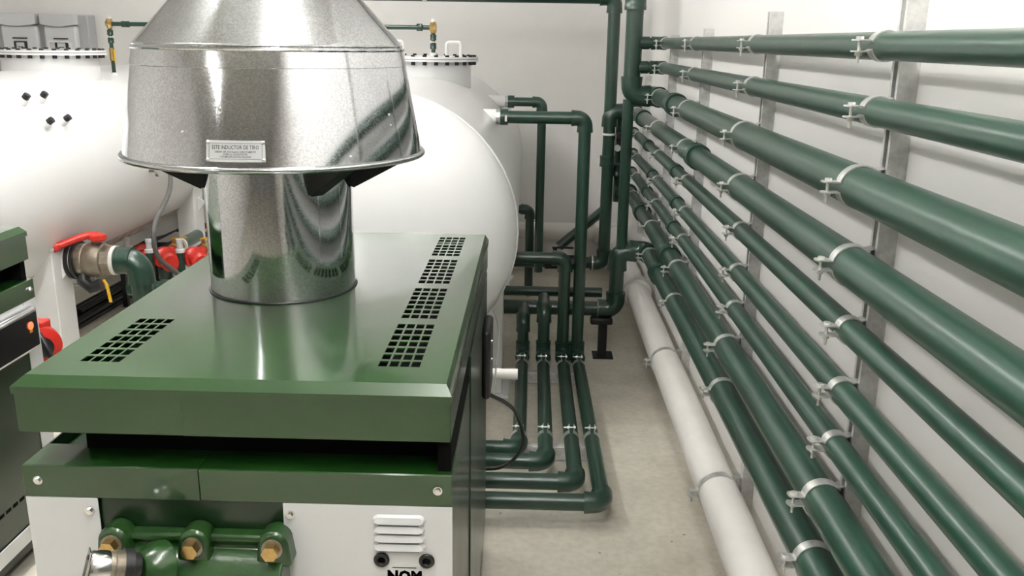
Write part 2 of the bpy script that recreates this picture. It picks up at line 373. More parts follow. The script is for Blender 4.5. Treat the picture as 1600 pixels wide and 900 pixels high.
# ------------------------------------------------------------------ risers beside the wall
def riser_main():
    t = thing('riser_pipe', 'tall thick green riser feeding the upper wall pipes, with a tee at each', 'pipe', (VX, VY, 0.28))
    part(MB().cyl((VX, VY, 1.56), (VX, VY, CEIL), 0.047, 28), 'pipe', 'ppr', t)
    part(MB().cyl((VX-0.012, VY, 0.66), (VX-0.012, VY, 1.50), 0.031, 28), 'pipe', 'ppr', t)
    mb = MB(); elbow(mb, (VX, VY, 1.52), (0,0,1), (1,0,0), 0.0435, 2.2, 1.3); part(mb, 'elbow', 'fit', t)
    part(coupling(MB(), (VX, VY, 2.02), (0,0,1), 0.047), 'coupling', 'fit', t)
    for z in (1.802, 1.674): part(MB().cyl((VX, VY, z), (VX+0.085, VY, z), 0.034, 24), 'branch', 'fit', t)
    part(coupling(MB(), (VX+0.085, VY, 1.52), (1,0,0), 0.0435, 1.2), 'coupling', 'fit', t)
    # lower tee and the run to the left
    xl = VX - 0.03
    mb = MB(); elbow(mb, (xl, VY+0.02, 0.632), (1,0,0), (0,0,-1), 0.043, 2.4, 1.28); part(mb, 'elbow', 'fit', t)
    part(MB().cyl((xl, VY+0.02, 0.60), (xl, VY+0.02, 0.33), 0.043, 28), 'pipe', 'ppr', t)
    mb = MB(); elbow(mb, (xl, VY+0.02, 0.285), (0,0,1), (-1,0,0), 0.043, 2.2, 1.25); part(mb, 'elbow', 'fit', t)
    part(MB().cyl((xl-0.05, VY+0.02, 0.285), (-0.25, VY+0.02, 0.285), 0.043, 28), 'pipe', 'ppr', t)
    part(MB().cyl((xl-0.105, VY+0.02, 0.285), (xl-0.09, VY+0.02, 0.285), 0.05, 28), 'strap', 'strut', t)
riser_main()
def riser_second():
    t = thing('riser_pipe', 'tall green riser near the back wall, bending left at the top', 'pipe', (V2X, V2Y, 0.3))
    r = 0.041; zt = 2.085
    part(MB().cyl((V2X, V2Y, 0.33), (V2X, V2Y, zt-0.05), r, 28), 'pipe', 'ppr', t)
    mb = MB(); elbow(mb, (V2X, V2Y, zt), (0,0,-1), (-1,0,0), r, 2.2); part(mb, 'elbow', 'fit', t)
    part(MB().cyl((V2X-0.05, V2Y, zt), (-3.4, V2Y, zt), r, 28), 'pipe', 'ppr', t)
    mb = MB(); elbow(mb, (V2X, V2Y, 1.354), (0,0,-1), (1,0,0), r, 2.3, 1.28); part(mb, 'elbow', 'fit', t)
    mb = MB(); elbow(mb, (V2X, V2Y, 0.30), (0,0,1), (-1,0,0), r, 2.2); part(mb, 'elbow', 'fit', t)
    part(MB().cyl((V2X-0.05, V2Y, 0.30), (-0.3, V2Y, 0.30), r, 28), 'pipe', 'ppr', t)
    for z in (1.205, 1.198): part(MB().torus((V2X, V2Y, z), (0,0,1), r+0.002, 0.004, 32, 6), 'white_tie', 'pvc', t)
    part(MB().cyl((-0.745, V2Y, zt), (-0.715, V2Y, zt), r+0.003, 28), 'hanger_strap', 'pvc', t)
    part(coupling(MB(), (V2X-0.005, V2Y, 1.02), (0,0,1), r, 1.8), 'coupling', 'fit', t)
    part(MB().cyl((V2X-0.085, V2Y, 0.30), (V2X-0.075, V2Y, 0.30), r+0.012, 24), 'flange', 'zinc', t)
riser_second()
t = thing('valve_riser', 'dark valve stack standing between the two green risers', 'valve', (0.60, 6.25, 0.72))
part(MB().cyl((0.60, 6.25, 0.72), (0.60, 6.25, 1.32), 0.03, 24), 'pipe', 'ppr', t)
part(MB().cyl((0.60, 6.12, 1.16), (0.60, 6.25, 1.16), 0.035, 24), 'valve_body', 'bsteel', t)
part(MB().box(0.565, 0.635, 6.08, 6.14, 1.17, 1.215), 'valve_cap', 'bsteel', t, 0.008)
part(MB().cyl((0.575, 6.10, 1.11), (0.575, 6.12, 1.11), 0.022, 24), 'gauge', 'grey', t)
part(coupling(MB(), (0.585, 6.2, 0.95), (0,0,1), 0.04), 'coupling', 'fit', t)
pipe_run('slanted_pipe', 'dark pipe slanting down to the left behind the risers', [(0.53, 6.30, 0.66), (0.20, 6.18, 0.40)], 0.034)
t = thing('lever_valve', 'dark lever valve with a bright union on the low back pipe', 'valve', (0.2, 6.12, 0.30))
part(MB().cyl((0.10, V2Y, 0.30), (0.34, V2Y, 0.30), 0.052, 8), 'body', 'bsteel', t)
part(MB().cyl((0.17, V2Y, 0.34), (0.17, V2Y, 0.40), 0.014, 12), 'stem', 'bsteel', t)
part(MB().box(0.15, 0.30, V2Y-0.012, V2Y+0.012, 0.40, 0.41), 'lever', 'bsteel', t)
part(MB().cyl((0.345, V2Y, 0.30), (0.362, V2Y, 0.30), 0.056, 24), 'union_ring', 'zinc', t)
pipe_run('low_pipe', 'slimmer dark pipe running just behind the thick low pipe', [(-0.3, 5.24, 0.33), (0.44, 5.24, 0.33)], 0.03)
t = thing('pipe_stand', 'black steel stand under the elbow of the low thick pipe', 'stand', (0.43, 5.0, 0))
part(MB().box(0.41, 0.46, 5.0, 5.05, 0.006, 0.22), 'post', 'bsteel', t)
part(MB().box(0.38, 0.50, 4.96, 5.09, 0, 0.006), 'foot', 'bsteel', t)
part(MB().box(0.36, 0.49, 4.99, 5.06, 0.20, 0.24), 'cradle', 'bsteel', t, 0.01)

# ------------------------------------------------------------------ floor pipes and tank risers
FX = [(0.298, 3.075, 0.033), (0.20, 3.235, 0.033), (0.082, 3.41, 0.033), (-0.034, 3.535, 0.031)]
YR = 4.76; zf = 0.10
ZT = 1.415
fl = ['outermost', 'second outermost', 'third outermost', 'innermost']
ends = [[(0.272, YR, ZT), (-0.17, YR, ZT)], [(0.19, YR, 0.655), (-0.35, YR, 0.655)], [(0.082, YR, 0.36), (0.082, 5.0, 0.36)], [(-0.034, YR, 0.30), (-0.034, 5.0, 0.30)]]
for (x, y, r), l, e in zip(FX, fl, ends):
    xr = e[0][0]
    t = pipe_run('floor_pipe', '%s of the four green pipes lying on the floor beside the near boiler' % l,
             [(-1.25, y, zf), (x, y, zf), (x + (xr - x), YR, zf)] + e, r, group='green pipes on the floor')
    if l == 'outermost':
        mb = MB().cyl((-0.175, YR, ZT), (-0.135, YR, ZT), 0.042, 24); part(mb, 'union_nut', 'fit', t)
        mb = MB().cyl((-0.20, YR, ZT), (-0.175, YR, ZT), 0.037, 8); part(mb, 'brass_nipple', 'zinc', t)
        part(MB().box(-0.150, -0.139, YR-0.0435, YR-0.040, ZT-0.02, ZT+0.012), 'size_label', 'pvc', t)
t = pipe_run('tank_riser', 'slim green riser bending from the rear nozzle of the right tank', [(-0.145, 5.76, 1.43), (0.052, 5.76, 1.43), (0.052, 5.76, 0.32)], 0.028)
part(MB().cyl((-0.165, 5.76, 1.43), (-0.125, 5.76, 1.43), 0.039, 24), 'union_nut', 'fit', t)
part(MB().cyl((-0.185, 5.76, 1.43), (-0.165, 5.76, 1.43), 0.034, 8), 'brass_nipple', 'zinc', t)
pipe_run('drain_elbow', 'dark green bend emerging low beside the back of the right tank', [(-0.25, 6.3, 0.64), (-0.012, 6.3, 0.64), (-0.012, 6.3, 0.0)], 0.03)
for y, l in ((3.64, 'near'), (4.56, 'far')):
    solo(MB().box(-0.085, 0.335, y-0.02, y+0.02, 0.003, zf-0.033), 'strut_rail', 'strut', 'low strut rail crossing under the four floor pipes, %s one' % l, 'rail', (0.13, y, 0.003), 'rails under the floor pipes', 0.002)
    for (x, yy, r), n2, e in zip(FX, fl, ends):
        k = (y - yy) / (YR - yy)
        clamp(0.033, (x + (e[0][0]-x)*k, y, zf), 'small zinc clamp on the %s floor pipe, %s row' % (n2, l), 'clamps of the floor pipes', (0, R(90), 0))

# ------------------------------------------------------------------ tanks
def tank(tag_, Xc, Y0, Y1, Zc, r, flY, sx, labels):
    t = thing('storage_tank', labels[0], 'tank', (Xc, Y0, 0))
    dep = r*0.42; prof = []
    for k in range(0, 13):
        a = R(90*k/12); prof.append((r*math.sin(a), -dep*math.cos(a)))
    L = Y1 - Y0
    prof += [(r, 0.001), (r, L)]
    for k in range(1, 13):
        a = R(90*k/12); prof.append((r*math.cos(a), L + dep*math.sin(a)))
    part(MB().lathe(prof, (Xc, Y0, Zc), (sx, 1, 0), 96), 'shell', 'tank', t)
    for yy in (Y0, Y1):
        part(MB().torus((Xc + sx*(yy-Y0), yy, Zc), (sx,1,0), r+0.001, 0.0045, 96, 6), 'weld_seam', 'panel', t)
    cx = Xc + sx*(flY-Y0); zt = Zc + r; zf_ = 1.695; fr = 0.315
    part(MB().cyl((cx, flY, zt-0.14), (cx, flY, zf_-0.012), 0.272, 64), 'manhole_neck', 'tank', t)
    fb = part(MB().cyl((cx, flY, zf_-0.014), (cx, flY, zf_-0.002), fr, 72), 'neck_flange', 'tank', t)
    part(MB().cyl((cx, flY, zf_-0.002), (cx, flY, zf_+0.0008), fr-0.004, 72), 'gasket', 'black', t)
    lid = part(MB().cyl((cx, flY, zf_+0.0008), (cx, flY, zf_+0.013), fr, 72), 'manhole_lid', 'tank', t)
    hb = None
    for k in range(28):
        a = 2*math.pi*(k+0.5)/28; x = cx + 0.292*math.cos(a); y = flY + 0.292*math.sin(a)
        if hb is None:
            mb = MB().cyl((x, y, zf_+0.013), (x, y, zf_+0.023), 0.0125, 6); hb = part(mb, 'bolt', 'black', lid)
            mb = MB().cyl((x, y, zf_-0.033), (x, y, zf_-0.014), 0.0125, 6); nb = part(mb, 'nut', 'black', fb); x0, y0 = x, y
        else:
            for o, p in ((hb, lid), (nb, fb)):
                c = o.copy(); C.objects.link(c); c.parent = p; c.location = (x-x0, y-y0, 0)
    for dx in (-0.17, 0.17) if tag_ == 'right' else ():
        x = cx + dx; y = flY
        a1, _ = arc_pts((x-0.042, y, zf_+0.095), (0,0,-1), (1,0,0), 0.016, 5); a2, _ = arc_pts((x+0.042, y, zf_+0.095), (-1,0,0), (0,0,-1), 0.016, 5)
        part(MB().sweep([(x-0.042, y, zf_+0.01)] + a1 + a2 + [(x+0.042, y, zf_+0.01)], 0.0095, 12), 'lid_handle', 'tank', t)
    for yy, nm in ((4.45, 'a'), (6.40, 'b')):
        for s in (-1, 1):
            xp = Xc + sx*(yy-Y0) + s*0.44
            ztop = Zc - math.sqrt(max(0.01, r*r - 0.44**2)) + 0.06
            lg = part(MB().box(xp-0.065, xp+0.065, yy-0.09, yy+0.09, 0.012, ztop + 0.03), 'leg', 'tank', t, 0.004)
            part(MB().box(xp-0.10, xp+0.10, yy-0.12, yy+0.12, 0.0, 0.012), 'foot_plate', 'tank', lg)
            part(MB().box(xp+(-0.075 if s<0 else -0.065), xp+(0.065 if s<0 else 0.075), yy-0.11, yy+0.11, ztop+0.03, ztop+0.045), 'top_plate', 'tank', lg)
        # saddle cradle plate hugging the shell
        pl = []; n = 16; cxx = Xc + sx*(yy-Y0)
        for k in range(n+1):
            a = R(215 + 110*k/n); pl.append(((r+0.002)*math.cos(a), (r+0.002)*math.sin(a)))
        for k in range(n, -1, -1):
            a = R(215 + 110*k/n); pl.append(((r+0.10)*math.cos(a), (r+0.10)*math.sin(a)))
        part(MB().extrude(pl, (cxx, yy-0.012, Zc), (1,0,0), (0,0,1), (0,0.024,0)), 'saddle', 'tank', t)
    return t
T1 = tank('right', -0.636, 3.70, 6.55, 1.018, 0.578, 5.42, -0.008, ['white cylindrical storage tank right behind the near boiler, domed end facing forward'])
T2 = tank('left', -2.95, 3.75, 6.68, 1.018, 0.578, 5.53, 0.0, ['white cylindrical storage tank at the left, with four black plugs and a red-lever valve'])
# nozzles of the right tank
for y, z, xe in ((4.76, ZT, -0.198), (5.76, 1.43, -0.183)):
    part(MB().cyl((-0.42, y, z), (xe, y, z), 0.04, 24), 'nozzle', 'tank', T1)
# threaded plugs on the left tank
for y, ang in ((4.50, 50), (4.67, 50), (4.50, 35.2), (4.67, 35.2)):
    a = R(ang); d = Vector((math.cos(a), 0, math.sin(a))); c = Vector((-2.95, y, 1.018)) + d*0.575
    nz = part(MB().cyl(c, c + d*0.035, 0.022, 20), 'socket', 'tank', T2)
    part(MB().cyl(c + d*0.035, c + d*0.062, 0.0175, 6), 'plug', 'black', nz)
# gauge on the left tank
c = Vector((-2.95+0.577, 5.45, 0.995))
g = part(MB().cyl(c, c + V(0.05, 0, 0), 0.012, 16), 'gauge_stem', 'bronze', T2)
part(MB().cyl(c + V(0.05, -0.012, 0), c + V(0.068, -0.012, 0), 0.036, 28), 'gauge', 'chrome', g)
# rust run along the belly of the left tank
pl = []
for k in range(9): a = R(293 + 21*k/8); pl.append((0.5785*math.cos(a), 0.5785*math.sin(a)))
for k in range(8, -1, -1): a = R(293 + 21*k/8); pl.append((0.5800*math.cos(a), 0.5800*math.sin(a)))
def rust_mat():
    m, nt, p = new_mat('rust_streak'); N = nt.nodes; L = nt.links
    tc = N.new('ShaderNodeTexCoord'); n = N.new('ShaderNodeTexNoise'); n.inputs['Scale'].default_value = 7; n.inputs['Detail'].default_value = 9; n.inputs['Roughness'].default_value = 0.7
    L.new(tc.outputs['Object'], n.inputs['Vector'])
    r = N.new('ShaderNodeValToRGB'); r.color_ramp.elements[0].position = 0.40; r.color_ramp.elements[1].position = 0.62
    r.color_ramp.elements[0].color = (0.27, 0.21, 0.155, 1); r.color_ramp.elements[1].color = (0.74, 0.72, 0.69, 1)
    L.new(n.outputs['Fac'], r.inputs['Fac']); L.new(r.outputs['Color'], p.inputs['Base Color']); p.inputs['Roughness'].default_value = 0.5
    return m
M['ruststreak'] = rust_mat()
part(MB().extrude(pl, (-2.95, 3.8, 1.018), (1,0,0), (0,0,1), (0, 2.85, 0)), 'rust_stain', 'ruststreak', T2, label='brown rust stain along the belly')

# thin link pipe between the lids
zl = 1.87
t = pipe_run('link_pipe', 'thin green pipe linking the tops of the two tanks, with brass tees', [(-0.60, 5.42, zl), (-2.736, 5.89, 1.868)], 0.0135)
for (x, y, z0) in ((-0.60, 5.42, 1.708), (-2.736, 5.89, 1.545)):
    part(MB().cyl((x-0.02, y, zl), (x+0.02, y, zl), 0.02, 8), 'brass_tee', 'brass', t)
    part(MB().cyl((x, y, zl-0.03), (x, y, zl+0.03), 0.018, 8), 'brass_tee', 'brass', t)
    part(MB().cyl((x, y, zl+0.03), (x+0.006, y, zl+0.045), 0.014, 8), 'vent_cap', 'pvc', t)
    part(MB().cyl((x, y, z0+0.015), (x, y, zl-0.03), 0.012, 16), 'pipe', 'ppr', t)
    for zz in (zl-0.055, zl-0.105): part(coupling(MB(), (x, y, zz), (0,0,1), 0.0135, 2.4, 1.35), 'coupling', 'fit', t)
    part(MB().cyl((x, y, zl-0.085), (x, y, zl-0.078), 0.0165, 16), 'collar', 'pvc', t)
    part(MB().cyl((x, y, z0), (x, y, z0+0.02), 0.02, 16), 'socket', 'tank', t)
part(coupling(MB(), (-0.68, 5.428, zl), (1,-0.1,0), 0.0135, 2.4, 1.5), 'coupling', 'fit', t)
part(coupling(MB(), (-2.62, 5.866, 1.868), (1,-0.2,0), 0.0135, 3.4, 1.4), 'coupling', 'fit', t)
part(MB().box(-2.712, -2.706, 5.86, 5.872, 1.63, 1.71), 'lever', 'yellow', t)
part(MB().cyl((-2.736, 5.89, 1.64), (-2.736, 5.89, 1.72), 0.018, 8), 'brass_valve', 'brass', t)

# ------------------------------------------------------------------ inverters on the back wall
def inverter(x0, x1, label, corner):
    t = thing('wall_inverter', label, 'inverter', ((x0+x1)/2, YB, 1.55), 'inverter boxes on the back wall')
    y0 = YB - 0.19
    part(MB().box(x0+0.0, x1, y0+0.06, YB-0.005, 1.55, 1.945), 'back_shell', 'grey', t, 0.01)
    fx1 = x1 - 0.075
    part(MB().box(x0+0.012, fx1, y0+0.015, y0+0.07, 1.54, 1.86), 'front_cover', 'lgrey', t, 0.018)
    pl = [(x0-0.002, 1.95), (x0-0.002, 1.875)] + [(x0-0.002 + (fx1-x0+0.002)*k/10, 1.872 - 0.018*math.sin(math.pi*k/10)) for k in range(11)] + [(fx1, 1.95)]
    part(MB().extrude(pl, (0, y0, 0), (1,0,0), (0,0,1), (0, 0.07, 0)), 'top_hood', 'lgrey', t, 0.008)
    xm = (x0+fx1)/2 + 0.01
    d = part(MB().box(xm-0.052, xm+0.052, y0+0.009, y0+0.016, 1.60, 1.745), 'display', 'screen', t, 0.004)
    part(MB().box(xm-0.03, xm+0.03, y0+0.006, y0+0.0095, 1.69, 1.735), 'screen', 'lgrey', d)
    part(MB().box(xm-0.02, xm+0.02, y0+0.005, y0+0.0065, 1.70, 1.706), 'screen_text', 'ink', d)
    part(MB().box(xm-0.033, xm+0.033, y0+0.006, y0+0.0095, 1.635, 1.655), 'button_bar', 'lgrey', d)
    part(MB().box(xm-0.055, xm+0.055, y0+0.006, y0+0.016, 1.762, 1.772), 'name_strip', 'ink', t)
    if corner:
        fr = MB()
        fr.strip([(xm-0.10, 1.56), (xm-0.10, 1.735), (xm-0.085, 1.752), (xm+0.055, 1.752), (xm+0.075, 1.735), (xm+0.075, 1.56)], -0.014, (0, y0-0.004, 0), (1,0,0), (0,0,1), (0, 0.02, 0))
        part(fr, 'clip_frame', 'pvc', t)
inverter(-4.44, -4.04, 'grey wall box at the picture edge, cut off by the frame', False)
inverter(-4.07, -3.70, 'grey wall box with display in the middle of the row above the left tank', False)
inverter(-3.74, -3.40, 'grey wall box with framed display, closest to the brass tee', True)

# ------------------------------------------------------------------ boilers (local frame: front at y=0 facing -y, x 0..W)
W, D = 0.845, 1.385
def plate_with_holes(x0, x1, y0, y1, z, holes, th=0.0025):
    xs = sorted({x0, x1} | {round(v, 5) for h in holes for v in h[:2]}); ys = sorted({y0, y1} | {round(v, 5) for h in holes for v in h[2:]})
    vs = {}; mb = MB(); fs = []
    def vid(i, j, k):
        key = (i, j, k)
        if key not in vs: vs[key] = len(mb.v); mb.v.append((xs[i], ys[j], z - th*k))
        return vs[key]
    solid = {(i, j) for i in range(len(xs)-1) for j in range(len(ys)-1) if not any(h[0] < (xs[i]+xs[i+1])/2 < h[1] and h[2] < (ys[j]+ys[j+1])/2 < h[3] for h in holes)}
    for i, j in solid:
        mb.f.append((vid(i,j,0), vid(i+1,j,0), vid(i+1,j+1,0), vid(i,j+1,0)))
        mb.f.append((vid(i,j,1), vid(i,j+1,1), vid(i+1,j+1,1), vid(i+1,j,1)))
        for (a, b), (p, q) in (((i-1,j),((i,j),(i,j+1))), ((i+1,j),((i+1,j+1),(i+1,j))), ((i,j-1),((i+1,j),(i,j))), ((i,j+1),((i,j+1),(i+1,j+1)))):
            if (a, b) not in solid: mb.f.append((vid(*p,0), vid(*q,0), vid(*q,1), vid(*p,1)))
    return mb
def vent(x0, x1, y0, y1, nx=4, ny=7, bx=0.0042, by=0.0105):
    cw = (x1-x0+bx)/nx; ch = (y1-y0+by)/ny
    return [(x0+cw*i, x0+cw*i+cw-bx, y0+ch*j, y0+ch*j+ch-by) for i in range(nx) for j in range(ny)]
def screw(mb, x, y, z, r=0.0075):
    mb.cyl((x, y, z), (x, y-0.003, z), r*1.25, 16); mb.cyl((x, y-0.003, z), (x, y-0.008, z), r*0.8, 6); return mb
def boiler(root, kind):
    P = lambda mb, nm, m, bev=0.0, rt=None, label=None: part(mb, nm, m, rt or root, bev, True, label)
    # cover: top plate with vents, chamfered rim, skirt panels
    holes = []
    if kind == 'near':
        for y0, y1 in ((0.105, 0.382), (0.427, 0.690), (0.740, 1.010), (1.060, 1.322)): holes += vent(0.687, 0.771, y0, y1)
        holes += vent(0.090, 0.170, 0.095, 0.380)
    cov = P(plate_with_holes(0.022, W-0.012, 0.018, D-0.01, 1.17, holes), 'top_cover', 'enam')
    mb = MB()
    o = [(0,0),(W,0),(W,D),(0,D)]; i_ = [(0.022,0.018),(W-0.012,0.018),(W-0.012,D-0.01),(0.022,D-0.01)]
    vs = [(x,y,1.17) for x,y in i_] + [(x,y,1.151) for x,y in o] + [(x,y,1.136) for x,y in o] + [(0.004,0.004,1.136),(W-0.004,0.004,1.136),(W-0.004,D-0.004,1.136),(0.004,D-0.004,1.136)]
    fs = []
    for l in range(3):
        for k in range(4): k2 = (k+1) % 4; fs.append((l*4+k, l*4+k2, l*4+4+k2, l*4+4+k))
    mb.add(vs, fs); P(mb, 'cover_rim', 'enam')
    P(MB().box(0.004, 0.325, 0.003, 0.008, 1.057, 1.1355), 'front_skirt', 'enamd' if False else 'enam')
    P(MB().box(0.3255, W-0.004, 0.0035, 0.008, 1.056, 1.1355), 'front_skirt', 'enam')
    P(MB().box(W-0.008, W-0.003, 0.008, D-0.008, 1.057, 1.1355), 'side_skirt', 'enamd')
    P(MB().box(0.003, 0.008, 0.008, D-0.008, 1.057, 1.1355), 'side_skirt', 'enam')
    P(MB().box(0.008, W-0.008, D-0.008, D-0.004, 1.057, 1.1355), 'back_skirt', 'enam')
    P(MB().box(0.09, W-0.03, 0.085, D-0.03, 0.96, 1.12), 'inner_core', 'hole')
    # ledge, two folded sheets
    for a, b in ((0.0, 0.3478), (0.3492, W)):
        mb = MB().box(a, b, 0.0, 0.004, 0.919, 0.986); mb.box(a, b, 0.004, 0.10, 0.982, 0.986); P(mb, 'ledge_panel', 'enam', 0.0012)
    sc = MB(); P(screw(sc, 0.031, 0.0, 0.956), 'screw', 'chrome'); P(screw(MB(), W-0.028, 0.0, 0.955), 'screw', 'chrome')
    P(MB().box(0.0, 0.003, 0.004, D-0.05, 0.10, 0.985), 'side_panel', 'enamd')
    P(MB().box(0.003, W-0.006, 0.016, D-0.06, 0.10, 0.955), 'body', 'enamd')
    # right side: three overlapping glossy sheets
    for a, b, off in ((0.004, 0.50, 0.0), (0.502, 0.98, 0.004), (0.982, D-0.05, 0.0)):
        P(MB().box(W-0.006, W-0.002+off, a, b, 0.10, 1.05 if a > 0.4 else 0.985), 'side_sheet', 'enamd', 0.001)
    P(MB().box(W-0.03, W-0.004, 0.02, 0.5, 0.984, 1.057), 'side_spacer', 'hole')
    P(MB().box(0.02, W-0.02, 0.03, D-0.06, 0.04, 0.099), 'base', 'black')
    for x in (0.01, W-0.05):
        P(MB().box(x, x+0.04, 0.01, D-0.06, 0.0, 0.04), 'skid', 'black')
    if kind == 'near':
        P(MB().box(0.0, 0.143, 0.0, 0.004, 0.10, 0.9185), 'front_panel', 'panel', 0.001)
        rp = P(MB().box(0.511, W, 0.0, 0.004, 0.10, 0.9185), 'front_panel', 'panel', 0.001)
        P(MB().box(0.1435, 0.5105, 0.010, 0.014, 0.10, 0.9185), 'front_panel', 'enamd')
        P(screw(MB(), 0.126, 0.0, 0.892), 'screw', 'chrome'); P(screw(MB(), 0.525, 0.0, 0.894), 'screw', 'chrome')
        for k in range(4):
            zc = 0.8915 - 0.0195*k; mb = MB(); n = 24; rings = []
            # pressed louvre: rounded bulge with an open lower lip
            L2, h = 0.052, 0.0165; xc = 0.740
            out = []
            for q in range(9): a = R(90 + 90*q/8); out.append((xc - L2 + 0.012 + 0.012*math.cos(a), 0.0, zc + h*0.5 - 0.012 + 0.012*math.sin(a)))
            out.append((xc - L2 + 0.010, 0.0, zc - h*0.5)); out.append((xc + L2 - 0.010, 0.0, zc - h*0.5))
            for q in range(9): a = R(0 + 90*q/8); out.append((xc + L2 - 0.012 + 0.012*math.cos(a), 0.0, zc + h*0.5 - 0.012 + 0.012*math.sin(a)))
            m_ = len(out)
            inn = [(xc + (x-xc)*0.93, -0.0105 if z < zc + h*0.2 else -0.007, zc - 0.001 + (z-zc)*(0.72 if z > zc else 0.92)) for x, y, z in out]
            mb.add(out + inn, [(q, (q+1) % m_, m_+(q+1) % m_, m_+q) for q in range(m_)] + [tuple(range(m_, 2*m_))])
            P(mb, 'louvre', 'panel', 0, rp)
            P(MB().box(xc-L2+0.012, xc+L2-0.012, -0.0096, -0.0004, zc-h*0.5-0.0022, zc-h*0.5), 'louvre_slot', 'hole', 0, rp)
        for x in (0.704, 0.794):
            mb = MB(); mb.torus((x, -0.003, 0.8), (0,1,0), 0.0115, 0.0045, 28, 10); g = P(mb, 'grommet', 'black', 0, rp)
            P(MB().cyl((x, -0.0012, 0.8), (x, 0.0, 0.8), 0.0115, 24), 'grommet_hole', 'hole', 0, rp)
        st = P(MB().box(0.716, 0.782, -0.0008, 0.0, 0.726, 0.789), 'logo_sticker', 'panel', 0, rp)
        vs2, fs2 = text_mesh('NOM', 0.034, sx=0.84, bold=0.05)
        mb = MB().add([(0.749 + a*1.0, -0.0012, 0.7515 + b) for a, b in vs2], fs2)
        mb.add([(0.749 + a*1.0 + 0.0008, -0.0012, 0.7515 + b) for a, b in vs2], fs2)
        P(mb, 'logo_lettering', 'ink', 0, st)
        P(MB().box(0.725, 0.773, -0.0013, -0.0008, 0.7815, 0.7833), 'logo_bar', 'ink', 0, st)
        # control box on the right side
        P(MB().box(W-0.002, W+0.024, 1.06, 1.25, 0.70, 0.93), 'junction_box', 'black', 0.012)
        for z in (0.88, 0.82): P(MB().cyl((W+0.024, 1.12, z), (W+0.027, 1.12, z), 0.006, 10), 'screw', 'chrome')
    else:
        P(MB().box(W-0.075, W, 0.0, 0.004, 0.10, 0.9185), 'front_panel', 'panel', 0.001)
        P(MB().box(0.0, W-0.0755, 0.002, 0.006, 0.90, 0.9185), 'front_panel', 'panel', 0.001)
        dp = P(MB().box(0.0, W-0.0755, 0.004, 0.008, 0.16, 0.8995), 'door_panel', 'enamd', 0.001)
        for k in range(12): P(MB().box(0.44+0.04*k, 0.468+0.04*k, 0.003, 0.0045, 0.26, 0.272), 'slot', 'hole', 0, dp)
        P(MB().box(0.0, W, -0.002, 0.004, 0.10, 0.155), 'base_rail', 'panel', 0.001)
        fr = MB(); x0, x1, z0, z1 = 0.40, 0.795, 0.755, 0.905
        cb = P(MB().box(x0, x1, -0.03, 0.004, z0, z1), 'control_window_frame', 'chrome', 0.012)
        P(MB().box(x0+0.014, x1-0.014, -0.034, -0.029, z0+0.014, z1-0.014), 'control_window', 'screen', 0.002, cb)
        P(MB().cyl((0.735, -0.034, 0.85), (0.735, -0.038, 0.85), 0.013, 20), 'indicator_light', 'lamp', 0, cb)
        P(MB().box(0.728, 0.742, -0.036, -0.034, 0.826, 0.836), 'indicator_mark', 'yellow', 0, cb)
B1 = thing('boiler', 'large green boiler in front, carrying the metal draft hood', 'boiler', (-0.988, 1.56, 0)); boiler(B1, 'near')
B2 = thing('boiler', 'green boiler at the left picture edge with a red-lit control window', 'boiler', (-1.718, 2.084, 0), None, R(90)); boiler(B2, 'far')

# cast header with bolts and relief fitting, on the near boiler's front
bx0 = -0.988; yF = 1.56
hd = thing('cast_header', 'green cast iron header with three brass bolts on the boiler front', 'header', (-0.66, yF, 0.60))
prof = [(0, 0.855), (-0.028, 0.855), (-0.031, 0.848), (-0.031, 0.840), (-0.024, 0.835), (-0.024, 0.826), (-0.034, 0.820), (-0.045, 0.817), (-0.075, 0.795), (-0.088, 0.775), (-0.092, 0.74), (-0.092, 0.60), (0, 0.60)]
part(MB().extrude(prof, (-0.795, yF+0.011, 0), (0,1,0), (0,0,1), (0.325, 0, 0)), 'casting', 'cast', hd, 0.004)
part(MB().lathe([(0.052, 0), (0.05, 0.02), (0.036, 0.045), (0.030, 0.05)], (-0.700, yF-0.06, 0.808), (-0.6, -0.70, 0.30), 32), 'port_boss', 'cast', hd)
for x in (-0.805, -0.646, -0.490):
    mb = MB(); n = 12
    pl = [(0.030*math.cos(R(180*k/n)), 0.845 + 0.030*math.sin(R(180*k/n))) for k in range(n+1)] + [(-0.036, 0.80), (0.036, 0.80)]
    mb.extrude(pl, (x, yF+0.011, 0), (1,0,0), (0,0,1), (0, -0.052, 0)); lug = part(mb, 'lug', 'cast', hd, 0.008)
    part(MB().cyl((x, yF-0.041, 0.842), (x, yF-0.045, 0.842), 0.0205, 24), 'washer', 'bronze', lug)
    part(MB().cyl((x, yF-0.045, 0.842), (x, yF-0.063, 0.842), 0.0165, 6), 'bolt_head', 'brass', lug)
fx = thing('sensor_fitting', 'round steel sensor fitting with a bracket at the header end', 'fitting', (-0.80, yF-0.10, 0.75))
d = Vector((-0.80, -0.52, 0.30)).normalized(); c0 = Vector((-0.728, yF-0.098, 0.832))
part(MB().lathe([(0.026, 0), (0.028, 0.012), (0.034, 0.014), (0.034, 0.03)], c0, d, 32), 'collar', 'black', fx)
part(MB().lathe([(0.030, 0.03), (0.031, 0.045), (0.028, 0.047), (0.028, 0.055)], c0, d, 32), 'ring', 'bronze', fx)
part(MB().lathe([(0.030, 0.055), (0.031, 0.06), (0.031, 0.085), (0.028, 0.09), (0.012, 0.091)], c0, d, 32), 'cap', 'chrome', fx)
e = c0 + d*0.091; up = Vector((0,0,1)); sd = d.cross(up).normalized(); u2 = sd.cross(d)
